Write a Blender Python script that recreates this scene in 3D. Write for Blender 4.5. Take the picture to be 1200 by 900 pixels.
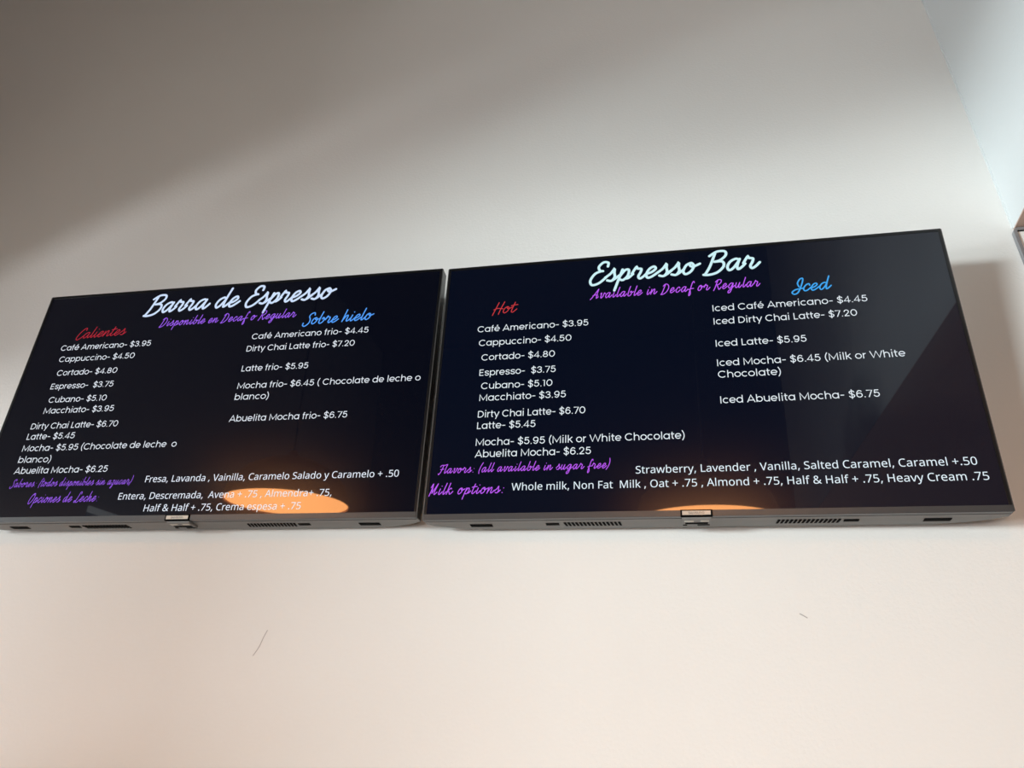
import bpy, bmesh, math, random
from mathutils import Matrix, Vector

random.seed(7)
for o in list(bpy.data.objects):
    bpy.data.objects.remove(o)
S = bpy.context.scene
COL = S.collection

# ---------------------------------------------------------------- camera
CAM = Vector((0.0, -1.66, 1.60))                  # eye of the photographer; the menu wall is the plane y = 0
cd = bpy.data.cameras.new('camera')
cam = bpy.data.objects.new('camera', cd)
COL.objects.link(cam)
right = Vector((0.980374, 0.185779, 0.065975))
up = Vector((0.046708, -0.544000, 0.837784))
fwd = Vector((-0.191533, 0.818260, 0.542001))
cam.matrix_world = Matrix(((right.x, up.x, -fwd.x, CAM.x), (right.y, up.y, -fwd.y, CAM.y),
                           (right.z, up.z, -fwd.z, CAM.z), (0, 0, 0, 1)))
cd.sensor_fit = 'HORIZONTAL'
cd.sensor_width = 36.0
cd.lens = 36.0 * 898.0 / 1200.0
cd.clip_start = 0.05
S.camera = cam

# ---------------------------------------------------------------- view, world, daylight
S.view_settings.view_transform = 'Standard'
S.view_settings.look = 'None'
S.view_settings.gamma = 1.0
S.view_settings.use_curve_mapping = False
S.view_settings.exposure = 0.0
w = bpy.data.worlds.new('overcast_sky')
S.world = w
w.use_nodes = True
w.node_tree.nodes['Background'].inputs[0].default_value = (0.75, 0.86, 1.0, 1)
w.node_tree.nodes['Background'].inputs[1].default_value = 0.15


def area(name, loc, target, sx, sy, power, color, xaxis=None, spread=180):
    l = bpy.data.lights.new(name, 'AREA')
    l.shape = 'RECTANGLE'
    l.size, l.size_y, l.energy, l.color = sx, sy, power, color
    l.spread = math.radians(spread)
    o = bpy.data.objects.new(name, l)
    COL.objects.link(o)
    z = (Vector(loc) - Vector(target)).normalized()
    x = Vector(xaxis) if xaxis else Vector((0, 0, 1)).cross(z)
    x = (x - z * x.dot(z)).normalized()
    y = z.cross(x)
    o.matrix_world = Matrix(((x.x, y.x, z.x, loc[0]), (x.y, y.y, z.y, loc[1]), (x.z, y.z, z.z, loc[2]), (0, 0, 0, 1)))
    return o


# daylight outside the left window: the bright street, and the sunlit pavement close to the glass
area('street_daylight', (-9.0, -9.0, 1.65), (0.0, -11.7, 1.95), 6.0, 1.2, 3150, (0.86, 0.98, 1.0), xaxis=(0, 1, 0), spread=150)
area('pavement_glow', (-7.2, -5.2, 0.2), (-1.4, 0.0, 3.7), 0.44, 2.4, 300, (0.95, 0.96, 0.98), xaxis=(0.5, 0, -0.85))
# added warm fill from the rear, standing in for the shop's unseen lamps
area('warm_fill', (0.2, -6.92, 1.4), (0.2, 0.0, 2.1), 3.2, 1.6, 98, (1.0, 0.85, 0.73))

ROOM_L, ROOM_R, ROOM_B, ROOM_T = -3.42, 3.2, -7.0, 6.0
BULK_X, SOFFIT_Z, BULK_Y = 0.919, 3.110, -4.78


# ---------------------------------------------------------------- materials
def srgb(r, g, b):
    f = lambda c: (c / 255 / 12.92) if c <= 10 else ((c / 255 + 0.055) / 1.055) ** 2.4
    return (f(r), f(g), f(b), 1)


def mat(name, col, rough=0.5, metal=0.0, spec=0.5, bump=0.0, bscale=200.0, mottling=0.0):
    m = bpy.data.materials.new(name)
    m.use_nodes = True
    nt = m.node_tree
    b = nt.nodes['Principled BSDF']
    b.inputs['Base Color'].default_value = col
    b.inputs['Roughness'].default_value = rough
    b.inputs['Metallic'].default_value = metal
    b.inputs['Specular IOR Level'].default_value = spec
    tc = nt.nodes.new('ShaderNodeTexCoord')
    if mottling:
        n = nt.nodes.new('ShaderNodeTexNoise')
        n.inputs['Scale'].default_value = bscale * 0.02 if bump else bscale
        n.inputs['Detail'].default_value = 4
        nt.links.new(tc.outputs['Object'], n.inputs['Vector'])
        mx = nt.nodes.new('ShaderNodeMix')
        mx.data_type = 'RGBA'
        mx.inputs[6].default_value = tuple(c * (1 - mottling) for c in col[:3]) + (1,)
        mx.inputs[7].default_value = tuple(min(1, c * (1 + mottling)) for c in col[:3]) + (1,)
        nt.links.new(n.outputs['Fac'], mx.inputs[0])
        nt.links.new(mx.outputs[2], b.inputs['Base Color'])
    if bump:
        n = nt.nodes.new('ShaderNodeTexNoise')
        n.inputs['Scale'].default_value = bscale
        n.inputs['Detail'].default_value = 3
        nt.links.new(tc.outputs['Object'], n.inputs['Vector'])
        bp = nt.nodes.new('ShaderNodeBump')
        bp.inputs['Strength'].default_value = bump
        bp.inputs['Distance'].default_value = 0.002
        nt.links.new(n.outputs['Fac'], bp.inputs['Height'])
        nt.links.new(bp.outputs['Normal'], b.inputs['Normal'])
    return m


def emit(name, col, strength=1.0):
    m = bpy.data.materials.new(name)
    m.use_nodes = True
    nt = m.node_tree
    nt.nodes.clear()
    e = nt.nodes.new('ShaderNodeEmission')
    e.inputs[0].default_value = col
    e.inputs[1].default_value = strength
    o = nt.nodes.new('ShaderNodeOutputMaterial')
    nt.links.new(e.outputs[0], o.inputs[0])
    return m


M_WALL = mat('white_wall_paint', (0.80, 0.795, 0.775, 1), 0.75, spec=0.25, bump=0.35, bscale=130, mottling=0.02)
M_BULK = mat('cool_white_wall_paint', (0.75, 0.79, 0.80, 1), 0.75, spec=0.25, bump=0.35, bscale=130, mottling=0.02)
M_SOFFIT = mat('tan_soffit_paint', (0.55, 0.40, 0.33, 1), 0.8, bump=0.2, bscale=90, mottling=0.03)
M_SIDE = mat('grey_side_wall_paint', (0.26, 0.26, 0.27, 1), 0.8, mottling=0.04, bscale=8)
M_DARK = mat('dark_ceiling_paint', (0.035, 0.034, 0.034, 1), 0.9, mottling=0.1, bscale=8)
M_REAR = mat('charcoal_wall_paint', (0.045, 0.046, 0.05, 1), 0.85, mottling=0.08, bscale=6)
M_FLOOR = mat('concrete_floor', (0.36, 0.34, 0.31, 1), 0.6, mottling=0.12, bscale=3)
M_ALU = mat('window_aluminium', (0.42, 0.43, 0.44, 1), 0.35, metal=0.9, mottling=0.03, bscale=20)
M_SCRATCH = mat('grey_scuff', (0.42, 0.41, 0.40, 1), 0.8, mottling=0.1, bscale=50)
M_BLACK = mat('gloss_black_bezel', (0.006, 0.006, 0.007, 1), 0.28, mottling=0.05, bscale=30)
M_EDGE = mat('grey_metal_edge', (0.12, 0.12, 0.118, 1), 0.4, metal=0.5, mottling=0.05, bscale=40)
M_CHIN = mat('brushed_grey_chin', (0.085, 0.085, 0.088, 1), 0.35, metal=0.5, mottling=0.05, bscale=60)
M_BACK = mat('grey_plastic_back', (0.19, 0.19, 0.186, 1), 0.5, bump=0.1, bscale=400, mottling=0.03)
M_SLOT = mat('black_slot', (0.003, 0.003, 0.003, 1), 0.8, spec=0.04, mottling=0.1, bscale=60)
M_PLATE = mat('silver_logo_plate', (0.52, 0.49, 0.44, 1), 0.4, metal=0.4, mottling=0.03, bscale=60)
M_LETTER = mat('dark_grey_lettering', (0.12, 0.11, 0.10, 1), 0.5, mottling=0.03, bscale=60)
M_BRACKET = mat('black_bracket_steel', (0.03, 0.03, 0.03, 1), 0.5, metal=0.5, mottling=0.05, bscale=40)
M_FRAME = mat('grey_metal_sign_frame', (0.33, 0.34, 0.36, 1), 0.4, metal=0.5, mottling=0.05, bscale=40)
M_PANEL = mat('white_sign_panel', (0.85, 0.83, 0.80, 1), 0.35, mottling=0.02, bscale=10)
M_SHADE = mat('copper_shade', (0.30, 0.13, 0.06, 1), 0.4, metal=0.8, mottling=0.1, bscale=12)
M_CORD = mat('black_cord', (0.01, 0.01, 0.01, 1), 0.6, mottling=0.1, bscale=60)
M_LAMP = emit('warm_lamp_glow', (1.0, 0.40, 0.125, 1), 22.0)


def screen_mat(name, glow):
    """A lit display: a faint navy glow under anti-glare glass that also reflects the room."""
    m = mat(name, (0.0018, 0.0018, 0.0022, 1), 0.20, spec=0.22, mottling=0.02, bscale=12)
    b = m.node_tree.nodes['Principled BSDF']
    b.inputs['Coat Weight'].default_value = 1.0
    b.inputs['Coat Roughness'].default_value = 0.02
    b.inputs['Coat IOR'].default_value = 1.5
    b.inputs['Emission Color'].default_value = glow
    b.inputs['Emission Strength'].default_value = 1.0
    return m


M_SCREEN_L = screen_mat('left_display_glass', (0.0006, 0.0014, 0.0058, 1))
M_SCREEN_R = screen_mat('right_display_glass', (0.0004, 0.0022, 0.0098, 1))
INK = {
    'LT': emit('pale_blue_title_text', srgb(206, 224, 252)), 'RT': emit('pale_aqua_title_text', srgb(205, 240, 246)),
    'LP': emit('violet_text', srgb(158, 98, 240)), 'RP': emit('purple_text', srgb(190, 95, 246)),
    'LR': emit('dark_red_text', srgb(176, 44, 58)), 'RR': emit('red_text', srgb(196, 58, 62)),
    'LB': emit('sky_blue_text', srgb(84, 156, 245)), 'RB': emit('cyan_blue_text', srgb(66, 164, 236)),
    'LI': emit('white_item_text', srgb(226, 233, 242)), 'RI': emit('white_list_text', srgb(228, 238, 244)),
    'LN': emit('white_option_text', srgb(230, 238, 250)), 'RN': emit('white_extra_text', srgb(226, 240, 248)),
}


# ---------------------------------------------------------------- mesh helpers
def link(name, bm, m, parent=None, smooth=False):
    me = bpy.data.meshes.new(name)
    bmesh.ops.recalc_face_normals(bm, faces=bm.faces[:])
    bm.to_mesh(me)
    bm.free()
    if smooth:
        for p in me.polygons:
            p.use_smooth = True
    me.materials.append(m)
    o = bpy.data.objects.new(name, me)
    COL.objects.link(o)
    if parent:
        o.parent = parent
    return o


def box(bm, x0, x1, y0, y1, z0, z1, bev=0.0):
    r = bmesh.ops.create_cube(bm, size=1.0)
    for v in r['verts']:
        v.co = Vector(((x0 + x1) / 2 + v.co.x * (x1 - x0), (y0 + y1) / 2 + v.co.y * (y1 - y0), (z0 + z1) / 2 + v.co.z * (z1 - z0)))
    if bev:
        ed = list({e for v in r['verts'] for e in v.link_edges})
        bmesh.ops.bevel(bm, geom=ed, offset=bev, segments=2, affect='EDGES')
    return bm


def boxes(name, m, parent, *bs, bev=0.0):
    bm = bmesh.new()
    for b in bs:
        box(bm, *b, bev=bev)
    return link(name, bm, m, parent)


def loft(name, rings, m, parent=None):
    """Closed skin through equally long rings of points."""
    bm = bmesh.new()
    vs = [[bm.verts.new(p) for p in r] for r in rings]
    n = len(rings[0])
    for a, b in zip(vs, vs[1:]):
        for i in range(n):
            bm.faces.new((a[i], a[(i + 1) % n], b[(i + 1) % n], b[i]))
    bm.faces.new(vs[0])
    bm.faces.new(vs[-1][::-1])
    return link(name, bm, m, parent)


def lathe(name, prof, m, parent=None, n=64):
    bm = bmesh.new()
    rows = []
    for r, z in prof:
        rows.append([bm.verts.new((r * math.cos(2 * math.pi * i / n), r * math.sin(2 * math.pi * i / n), z)) for i in range(n)])
    for a, b in zip(rows, rows[1:]):
        for i in range(n):
            bm.faces.new((a[i], a[(i + 1) % n], b[(i + 1) % n], b[i]))
    return link(name, bm, m, parent, smooth=True)


def tag(o, label=None, cat=None, group=None, kind=None):
    if label: o['label'] = label
    if cat: o['category'] = cat
    if group: o['group'] = group
    if kind: o['kind'] = kind
    return o


def thing(name, label, cat, mw, group=None):
    o = bpy.data.objects.new(name, None)
    COL.objects.link(o)
    o.empty_display_size = 0.1
    o.matrix_world = mw
    return tag(o, label, cat, group)


# ---------------------------------------------------------------- lettering
def fill_polys(bm, loops, ox, sc, sy, oz, y, shear=0.0):
    """Fill one glyph's outlines (holes included) into bm."""
    edges = []
    for lp in loops:
        vs = [bm.verts.new((ox + (px + shear * pz) * sc, y, oz + pz * sy)) for px, pz in lp]
        edges += [bm.edges.new((vs[i], vs[(i + 1) % len(vs)])) for i in range(len(vs))]
    bmesh.ops.triangle_fill(bm, use_beauty=True, use_dissolve=False, edges=edges, normal=(0, -1, 0))


def ribbon(bm, pts, hw, y, rnd=True):
    """A flat pen stroke of half width hw along pts (x, z)."""
    P = [pts[0]]
    for p in pts[1:]:
        if math.hypot(p[0] - P[-1][0], p[1] - P[-1][1]) > hw * 0.05:
            P.append(p)
    if len(P) == 1:
        P.append((P[0][0] + hw * 0.1, P[0][1]))
    n = len(P)
    closed = n > 4 and math.hypot(P[0][0] - P[-1][0], P[0][1] - P[-1][1]) < hw * 0.3
    L, R = [], []
    for i in range(n):
        if closed and i in (0, n - 1):
            a, b = P[-2], P[1]
        else:
            a, b = P[max(0, i - 1)], P[min(n - 1, i + 1)]
        dx, dz = b[0] - a[0], b[1] - a[1]
        d = math.hypot(dx, dz) or 1
        nx, nz = -dz / d * hw, dx / d * hw
        if 0 < i < n - 1:                      # keep the pen's width through sharp corners
            e = (P[i + 1][0] - P[i][0], P[i + 1][1] - P[i][1])
            el = math.hypot(*e) or 1
            c = max(0.6, abs((e[0] * dx + e[1] * dz) / (el * d)))
            nx, nz = nx / c, nz / c
        L.append(bm.verts.new((P[i][0] + nx, y, P[i][1] + nz)))
        R.append(bm.verts.new((P[i][0] - nx, y, P[i][1] - nz)))
    for i in range(n - 1):
        bm.faces.new((L[i], R[i], R[i + 1], L[i + 1]))
    if rnd and not closed:
        for k, (px, pz) in enumerate((P[0], P[-1])):
            q = P[1] if k == 0 else P[-2]
            a0 = math.atan2(pz - q[1], px - q[0])
            fan = [bm.verts.new((px + hw * math.cos(a0 + t), y, pz + hw * math.sin(a0 + t))) for t in [(-0.5 + j / 6) * math.pi for j in range(7)]]
            bm.faces.new(fan)


def smooth_pts(pts, k=6):
    out = []
    n = len(pts)
    if n < 3:
        return pts
    for i in range(n - 1):
        p0, p1, p2, p3 = pts[max(0, i - 1)], pts[i], pts[i + 1], pts[min(n - 1, i + 2)]
        for j in range(k):
            t = j / k
            out.append(tuple(0.5 * (2 * p1[c] + (p2[c] - p0[c]) * t + (2 * p0[c] - 5 * p1[c] + 4 * p2[c] - p3[c]) * t * t
                                    + (3 * p1[c] - p0[c] - 3 * p2[c] + p3[c]) * t ** 3) for c in (0, 1)))
    out.append(pts[-1])
    return out


def arc(cx, cz, rx, rz, a0, a1, n=None):
    n = n or max(4, int(abs(a1 - a0) / 18))
    return [(cx + rx * math.cos(math.radians(a0 + (a1 - a0) * i / n)), cz + rz * math.sin(math.radians(a0 + (a1 - a0) * i / n))) for i in range(n + 1)]


# geometric sans, as centre lines: em 1, capitals 0.70, small letters 0.55 high
_b, _t, _c = 0.045, 0.505, 0.655
_O = lambda cx=0.30: arc(cx, 0.275, 0.235, 0.23, 90, 450, 24)
_arch = lambda x0, w: arc(x0 + w / 2, 0.505 - w * 0.5, w / 2, w * 0.5, 180, 0) + [(x0 + w, 0)]
SANS = {
    'a': (0.64, [_O(), [(0.535, 0.55), (0.535, 0)]]),
    'b': (0.64, [_O(0.34), [(0.105, 0.75), (0.105, 0)]]),
    'c': (0.56, [arc(0.30, 0.275, 0.235, 0.23, 48, 312, 16)]),
    'd': (0.64, [_O(), [(0.535, 0.75), (0.535, 0)]]),
    'e': (0.60, [[(0.07, 0.265), (0.53, 0.265)], arc(0.30, 0.275, 0.235, 0.23, 0, 318, 18)]),
    'é': (0.60, [[(0.07, 0.265), (0.53, 0.265)], arc(0.30, 0.275, 0.235, 0.23, 0, 318, 18), [(0.26, 0.62), (0.38, 0.74)]]),
    'f': (0.34, [arc(0.25, 0.60, 0.11, 0.11, 85, 180) + [(0.14, 0)], [(0.03, 0.49), (0.30, 0.49)]]),
    'h': (0.62, [[(0.105, 0.75), (0.105, 0)], _arch(0.105, 0.41)]),
    'i': (0.25, [[(0.125, 0.55), (0.125, 0)], [(0.125, 0.67), (0.125, 0.77)]]),
    'k': (0.54, [[(0.105, 0.75), (0.105, 0)], [(0.47, 0.55), (0.13, 0.25)], [(0.22, 0.33), (0.49, 0)]]),
    'l': (0.25, [[(0.125, 0.75), (0.125, 0)]]),
    'm': (0.92, [[(0.105, 0.55), (0.105, 0)], _arch(0.105, 0.355), _arch(0.46, 0.355)]),
    'n': (0.62, [[(0.105, 0.55), (0.105, 0)], _arch(0.105, 0.41)]),
    'o': (0.60, [_O()]),
    'p': (0.64, [_O(0.34), [(0.105, 0.55), (0.105, -0.2)]]),
    'r': (0.37, [[(0.105, 0.55), (0.105, 0)], arc(0.315, 0.295, 0.21, 0.21, 180, 88)]),
    's': (0.52, [smooth_pts([(0.45, 0.40), (0.37, 0.49), (0.24, 0.505), (0.12, 0.46), (0.10, 0.37), (0.18, 0.30), (0.34, 0.26), (0.44, 0.19), (0.43, 0.09), (0.31, 0.04), (0.17, 0.05), (0.08, 0.15)])]),
    't': (0.36, [[(0.15, 0.69), (0.15, 0.16)] + arc(0.27, 0.16, 0.12, 0.115, 180, 275), [(0.03, 0.49), (0.33, 0.49)]]),
    'u': (0.62, [[(0.105, 0.55), (0.105, 0.25)] + arc(0.31, 0.25, 0.205, 0.205, 180, 360), [(0.515, 0.55), (0.515, 0)]]),
    'y': (0.56, [[(0.05, 0.55), (0.29, 0.02)], [(0.52, 0.55), (0.19, -0.2)]]),
    'A': (0.74, [[(0.05, 0), (0.37, 0.70), (0.69, 0)], [(0.16, 0.20), (0.58, 0.20)]]),
    'C': (0.76, [arc(0.40, 0.35, 0.325, 0.31, 42, 318, 20)]),
    'D': (0.72, [[(0.11, 0.02), (0.11, 0.68)], [(0.11, 0.655), (0.30, 0.655)] + arc(0.30, 0.35, 0.33, 0.305, 90, -90) + [(0.11, 0.045)]]),
    'E': (0.56, [[(0.11, 0), (0.11, 0.70)], [(0.11, 0.655), (0.49, 0.655)], [(0.11, 0.36), (0.45, 0.36)], [(0.11, 0.045), (0.49, 0.045)]]),
    'I': (0.28, [[(0.14, 0.70), (0.14, 0)]]),
    'L': (0.50, [[(0.11, 0.70), (0.11, 0)], [(0.11, 0.045), (0.45, 0.045)]]),
    'M': (0.90, [[(0.11, 0), (0.11, 0.68), (0.45, 0.12), (0.79, 0.68), (0.79, 0)]]),
    'W': (1.06, [[(0.04, 0.70), (0.28, 0.04), (0.53, 0.68), (0.78, 0.04), (1.02, 0.70)]]),
    'S': (0.62, [smooth_pts([(0.53, 0.53), (0.44, 0.64), (0.30, 0.66), (0.15, 0.60), (0.12, 0.48), (0.22, 0.39), (0.40, 0.33), (0.52, 0.23), (0.50, 0.10), (0.36, 0.04), (0.20, 0.05), (0.08, 0.17)])]),
    'U': (0.70, [[(0.11, 0.70), (0.11, 0.28)] + arc(0.35, 0.28, 0.24, 0.235, 180, 360) + [(0.59, 0.70)]]),
    'N': (0.74, [[(0.11, 0), (0.11, 0.68), (0.63, 0.02), (0.63, 0.70)]]),
    'G': (0.78, [arc(0.40, 0.35, 0.325, 0.31, 42, 360, 22) + [(0.42, 0.34)]]),
    '$': (0.60, [smooth_pts([(0.51, 0.52), (0.43, 0.63), (0.30, 0.65), (0.15, 0.59), (0.12, 0.48), (0.22, 0.39), (0.38, 0.33), (0.50, 0.23), (0.48, 0.11), (0.35, 0.05), (0.20, 0.06), (0.08, 0.18)]), [(0.30, 0.80), (0.30, -0.10)]]),
    '0': (0.66, [arc(0.33, 0.35, 0.245, 0.31, 90, 450, 26)]),
    '1': (0.36, [[(0.05, 0.63), (0.22, 0.655), (0.22, 0)]]),
    '2': (0.58, [smooth_pts([(0.09, 0.47), (0.13, 0.60), (0.28, 0.66), (0.43, 0.60), (0.46, 0.47), (0.38, 0.33), (0.10, 0.055)]), [(0.08, 0.045), (0.50, 0.045)]]),
    '3': (0.60, [smooth_pts([(0.10, 0.52), (0.17, 0.63), (0.30, 0.655), (0.44, 0.60), (0.46, 0.48), (0.38, 0.385), (0.24, 0.37)]), smooth_pts([(0.24, 0.37), (0.42, 0.34), (0.50, 0.22), (0.44, 0.09), (0.29, 0.04), (0.14, 0.08), (0.08, 0.20)])]),
    '4': (0.62, [[(0.42, 0), (0.42, 0.68), (0.06, 0.175), (0.58, 0.175)]]),
    '5': (0.60, [[(0.48, 0.655), (0.17, 0.655), (0.13, 0.36)], smooth_pts([(0.13, 0.36), (0.28, 0.44), (0.44, 0.38), (0.50, 0.24), (0.43, 0.09), (0.28, 0.04), (0.14, 0.09), (0.08, 0.19)])]),
    '6': (0.62, [arc(0.31, 0.23, 0.21, 0.19, 90, 450, 22), smooth_pts([(0.10, 0.24), (0.12, 0.46), (0.24, 0.64), (0.38, 0.65), (0.50, 0.56)])]),
    '7': (0.54, [[(0.04, 0.655), (0.49, 0.655), (0.20, 0)]]),
    '8': (0.62, [arc(0.31, 0.50, 0.165, 0.15, 90, 450, 20), arc(0.31, 0.20, 0.21, 0.16, 90, 450, 22)]),
    '9': (0.62, [arc(0.31, 0.46, 0.21, 0.195, 90, 450, 22), smooth_pts([(0.52, 0.45), (0.50, 0.24), (0.38, 0.06), (0.24, 0.05), (0.12, 0.14)])]),
    '.': (0.22, [[(0.11, 0.0), (0.11, 0.09)]]),
    '-': (0.42, [[(0.06, 0.29), (0.36, 0.29)]]),
    '(': (0.32, [smooth_pts([(0.26, 0.80), (0.14, 0.55), (0.10, 0.32), (0.14, 0.09), (0.26, -0.14)])]),
    ')': (0.32, [smooth_pts([(0.06, 0.80), (0.18, 0.55), (0.22, 0.32), (0.18, 0.09), (0.06, -0.14)])]),
}

# brush script, upright centre lines (slanted when drawn): small letters 0.42, capitals -0.1 to 0.78
SCRIPT = {
    'a': (0.56, [[(.40, .36), (.28, .42), (.12, .33), (.07, .14), (.16, 0), (.28, .08), (.38, .30), (.40, .40)], [(.40, .40), (.38, .15), (.44, .01), (.54, .08), (.62, .20)]]),
    'b': (0.48, [[(.11, .80), (.08, .40), (.10, .08), (.22, 0), (.36, .10), (.38, .30), (.30, .39), (.24, .30)], [(.30, .36), (.40, .28), (.54, .34)]]),
    'c': (0.40, [[(.34, .32), (.28, .42), (.14, .36), (.06, .16), (.14, .01), (.28, .03), (.44, .20)]]),
    'd': (0.58, [[(.40, .34), (.28, .42), (.12, .33), (.07, .14), (.16, 0), (.28, .08), (.40, .35)], [(.42, .80), (.39, .30), (.43, .03), (.52, .05), (.64, .20)]]),
    'e': (0.42, [[(.06, .15), (.22, .21), (.32, .33), (.24, .42), (.11, .34), (.06, .14), (.14, 0), (.28, .04), (.46, .20)]]),
    'f': (0.38, [[(.38, .68), (.31, .80), (.22, .70), (.18, .30), (.15, -.20), (.20, -.36), (.28, -.22), (.20, .04)], [(.02, .14), (.20, .20), (.44, .22)]]),
    'g': (0.52, [[(.40, .34), (.28, .42), (.12, .33), (.07, .14), (.16, 0), (.28, .08), (.40, .36)], [(.41, .40), (.39, .0), (.31, -.32), (.16, -.36), (.14, -.22), (.36, -.02), (.58, .20)]]),
    'h': (0.52, [[(.10, .80), (.07, 0)], [(.07, .06), (.20, .36), (.31, .41), (.34, .30), (.33, .10), (.38, .01), (.48, .06), (.58, .20)]]),
    'i': (0.30, [[(.10, .40), (.08, .12), (.14, 0), (.24, .06), (.34, .20)], [(.14, .60), (.145, .605)]]),
    'k': (0.50, [[(.10, .80), (.07, 0)], [(.36, .38), (.27, .43), (.09, .20), (.24, .17), (.32, .02), (.42, .04), (.54, .20)]]),
    'l': (0.28, [[(.13, .80), (.09, .30), (.11, .04), (.20, .03), (.32, .20)]]),
    'n': (0.52, [[(.06, .41), (.06, 0)], [(.06, .06), (.20, .36), (.31, .41), (.34, .30), (.33, .10), (.38, .01), (.48, .06), (.58, .20)]]),
    'o': (0.47, [[(.22, .42), (.10, .34), (.06, .12), (.17, 0), (.32, .10), (.36, .30), (.25, .42), (.22, .34), (.34, .27), (.54, .36)]]),
    'p': (0.48, [[(.11, .42), (.08, 0), (.06, -.38)], [(.08, .14), (.20, .38), (.33, .38), (.36, .16), (.24, 0), (.10, .05)], [(.30, .05), (.40, .06), (.52, .20)]]),
    'r': (0.44, [[(.0, .22), (.08, .46), (.14, .40), (.27, .37), (.28, .24), (.25, .09), (.32, 0), (.42, .06), (.52, .20)]]),
    's': (0.40, [[(.0, .16), (.14, .30), (.22, .47), (.26, .32), (.32, .15), (.25, .01), (.10, .04)], [(.25, .01), (.34, .07), (.46, .20)]]),
    't': (0.34, [[(.15, .68), (.10, .12), (.18, 0), (.28, .06), (.40, .20)], [(-.02, .46), (.16, .49), (.36, .50)]]),
    'u': (0.52, [[(.06, .41), (.05, .12), (.14, 0), (.26, .10), (.34, .38)], [(.35, .41), (.33, .10), (.40, 0), (.50, .07), (.58, .20)]]),
    'v': (0.42, [[(.04, .34), (.11, .42), (.13, .10), (.20, 0), (.32, .16), (.36, .42), (.48, .34)]]),
    'z': (0.44, [[(.06, .36), (.20, .42), (.33, .38), (.10, .04), (.24, .03), (.29, -.18), (.16, -.36), (.10, -.24), (.30, -.02), (.50, .20)]]),
    '(': (0.26, [[(.22, .84), (.10, .50), (.07, .12), (.14, -.12)]]),
    ')': (0.24, [[(.08, .84), (.18, .58), (.17, .22), (.02, -.12)]]),
    ':': (0.34, [[(.20, .02), (.205, .025)], [(.20, .34), (.205, .345)]]),
    'A': (0.60, [[(-.08, -.06), (.05, .10), (.42, .78)], [(.42, .78), (.42, .30), (.46, .02), (.60, .14)], [(.06, .24), (.26, .30), (.52, .26)]]),
    'B': (0.64, [[(.18, .70), (.13, .20), (.04, -.10)], [(.02, .62), (.22, .77), (.48, .76), (.55, .60), (.42, .43), (.24, .38)], [(.24, .38), (.50, .36), (.58, .17), (.43, -.04), (.18, -.11), (.0, -.09)]]),
    'C': (0.52, [[(.52, .58), (.47, .77), (.31, .70), (.13, .40), (.07, .06), (.19, -.10), (.38, .0), (.56, .20)]]),
    'D': (0.64, [[(.20, .72), (.14, .20), (.06, -.10)], [(.04, .60), (.22, .76), (.48, .66), (.58, .36), (.42, .04), (.16, -.09), (.02, -.06)]]),
    'E': (0.56, [[(.52, .60), (.49, .75), (.32, .78), (.21, .62), (.29, .46), (.40, .43)], [(.37, .44), (.16, .35), (.07, .10), (.18, -.09), (.40, -.04), (.58, .16)]]),
    'F': (0.48, [[(.0, .58), (.10, .72), (.46, .73), (.62, .78)], [(.32, .72), (.26, .20), (.12, -.10), (.02, -.02)], [(.12, .34), (.46, .38)]]),
    'H': (0.58, [[(.16, .76), (.04, -.10)], [(.50, .78), (.42, .30), (.40, -.06)], [(.0, .28), (.22, .36), (.56, .30)]]),
    'I': (0.46, [[(.26, .28), (.14, .50), (.20, .74), (.36, .78), (.37, .40), (.28, -.06), (.10, -.16), (-.04, -.04), (.12, .12), (.50, .17)]]),
    'L': (0.58, [[(.52, .60), (.46, .78), (.32, .70), (.27, .30), (.12, -.04), (.0, .0), (.10, .10), (.34, -.06), (.52, .02), (.64, .18)]]),
    'M': (0.62, [[(.0, .52), (.08, .78), (.12, .40), (.08, -.10)], [(.10, .66), (.24, .10)], [(.24, .10), (.48, .78)], [(.48, .78), (.42, .20), (.48, .01), (.64, .18)]]),
    'O': (0.58, [[(.36, .76), (.15, .60), (.05, .20), (.17, -.09), (.40, .04), (.54, .42), (.45, .72), (.32, .70), (.36, .60)]]),
    'R': (0.60, [[(.18, .70), (.12, .20), (.04, -.10)], [(.02, .60), (.20, .76), (.46, .75), (.52, .56), (.38, .40), (.22, .36)], [(.24, .36), (.38, .12), (.50, -.03), (.64, .16)]]),
    'S': (0.50, [[(.56, .62), (.48, .78), (.28, .72), (.22, .54), (.36, .34), (.38, .08), (.20, -.12), (.02, -.06), (.0, .10)]]),
}

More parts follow.
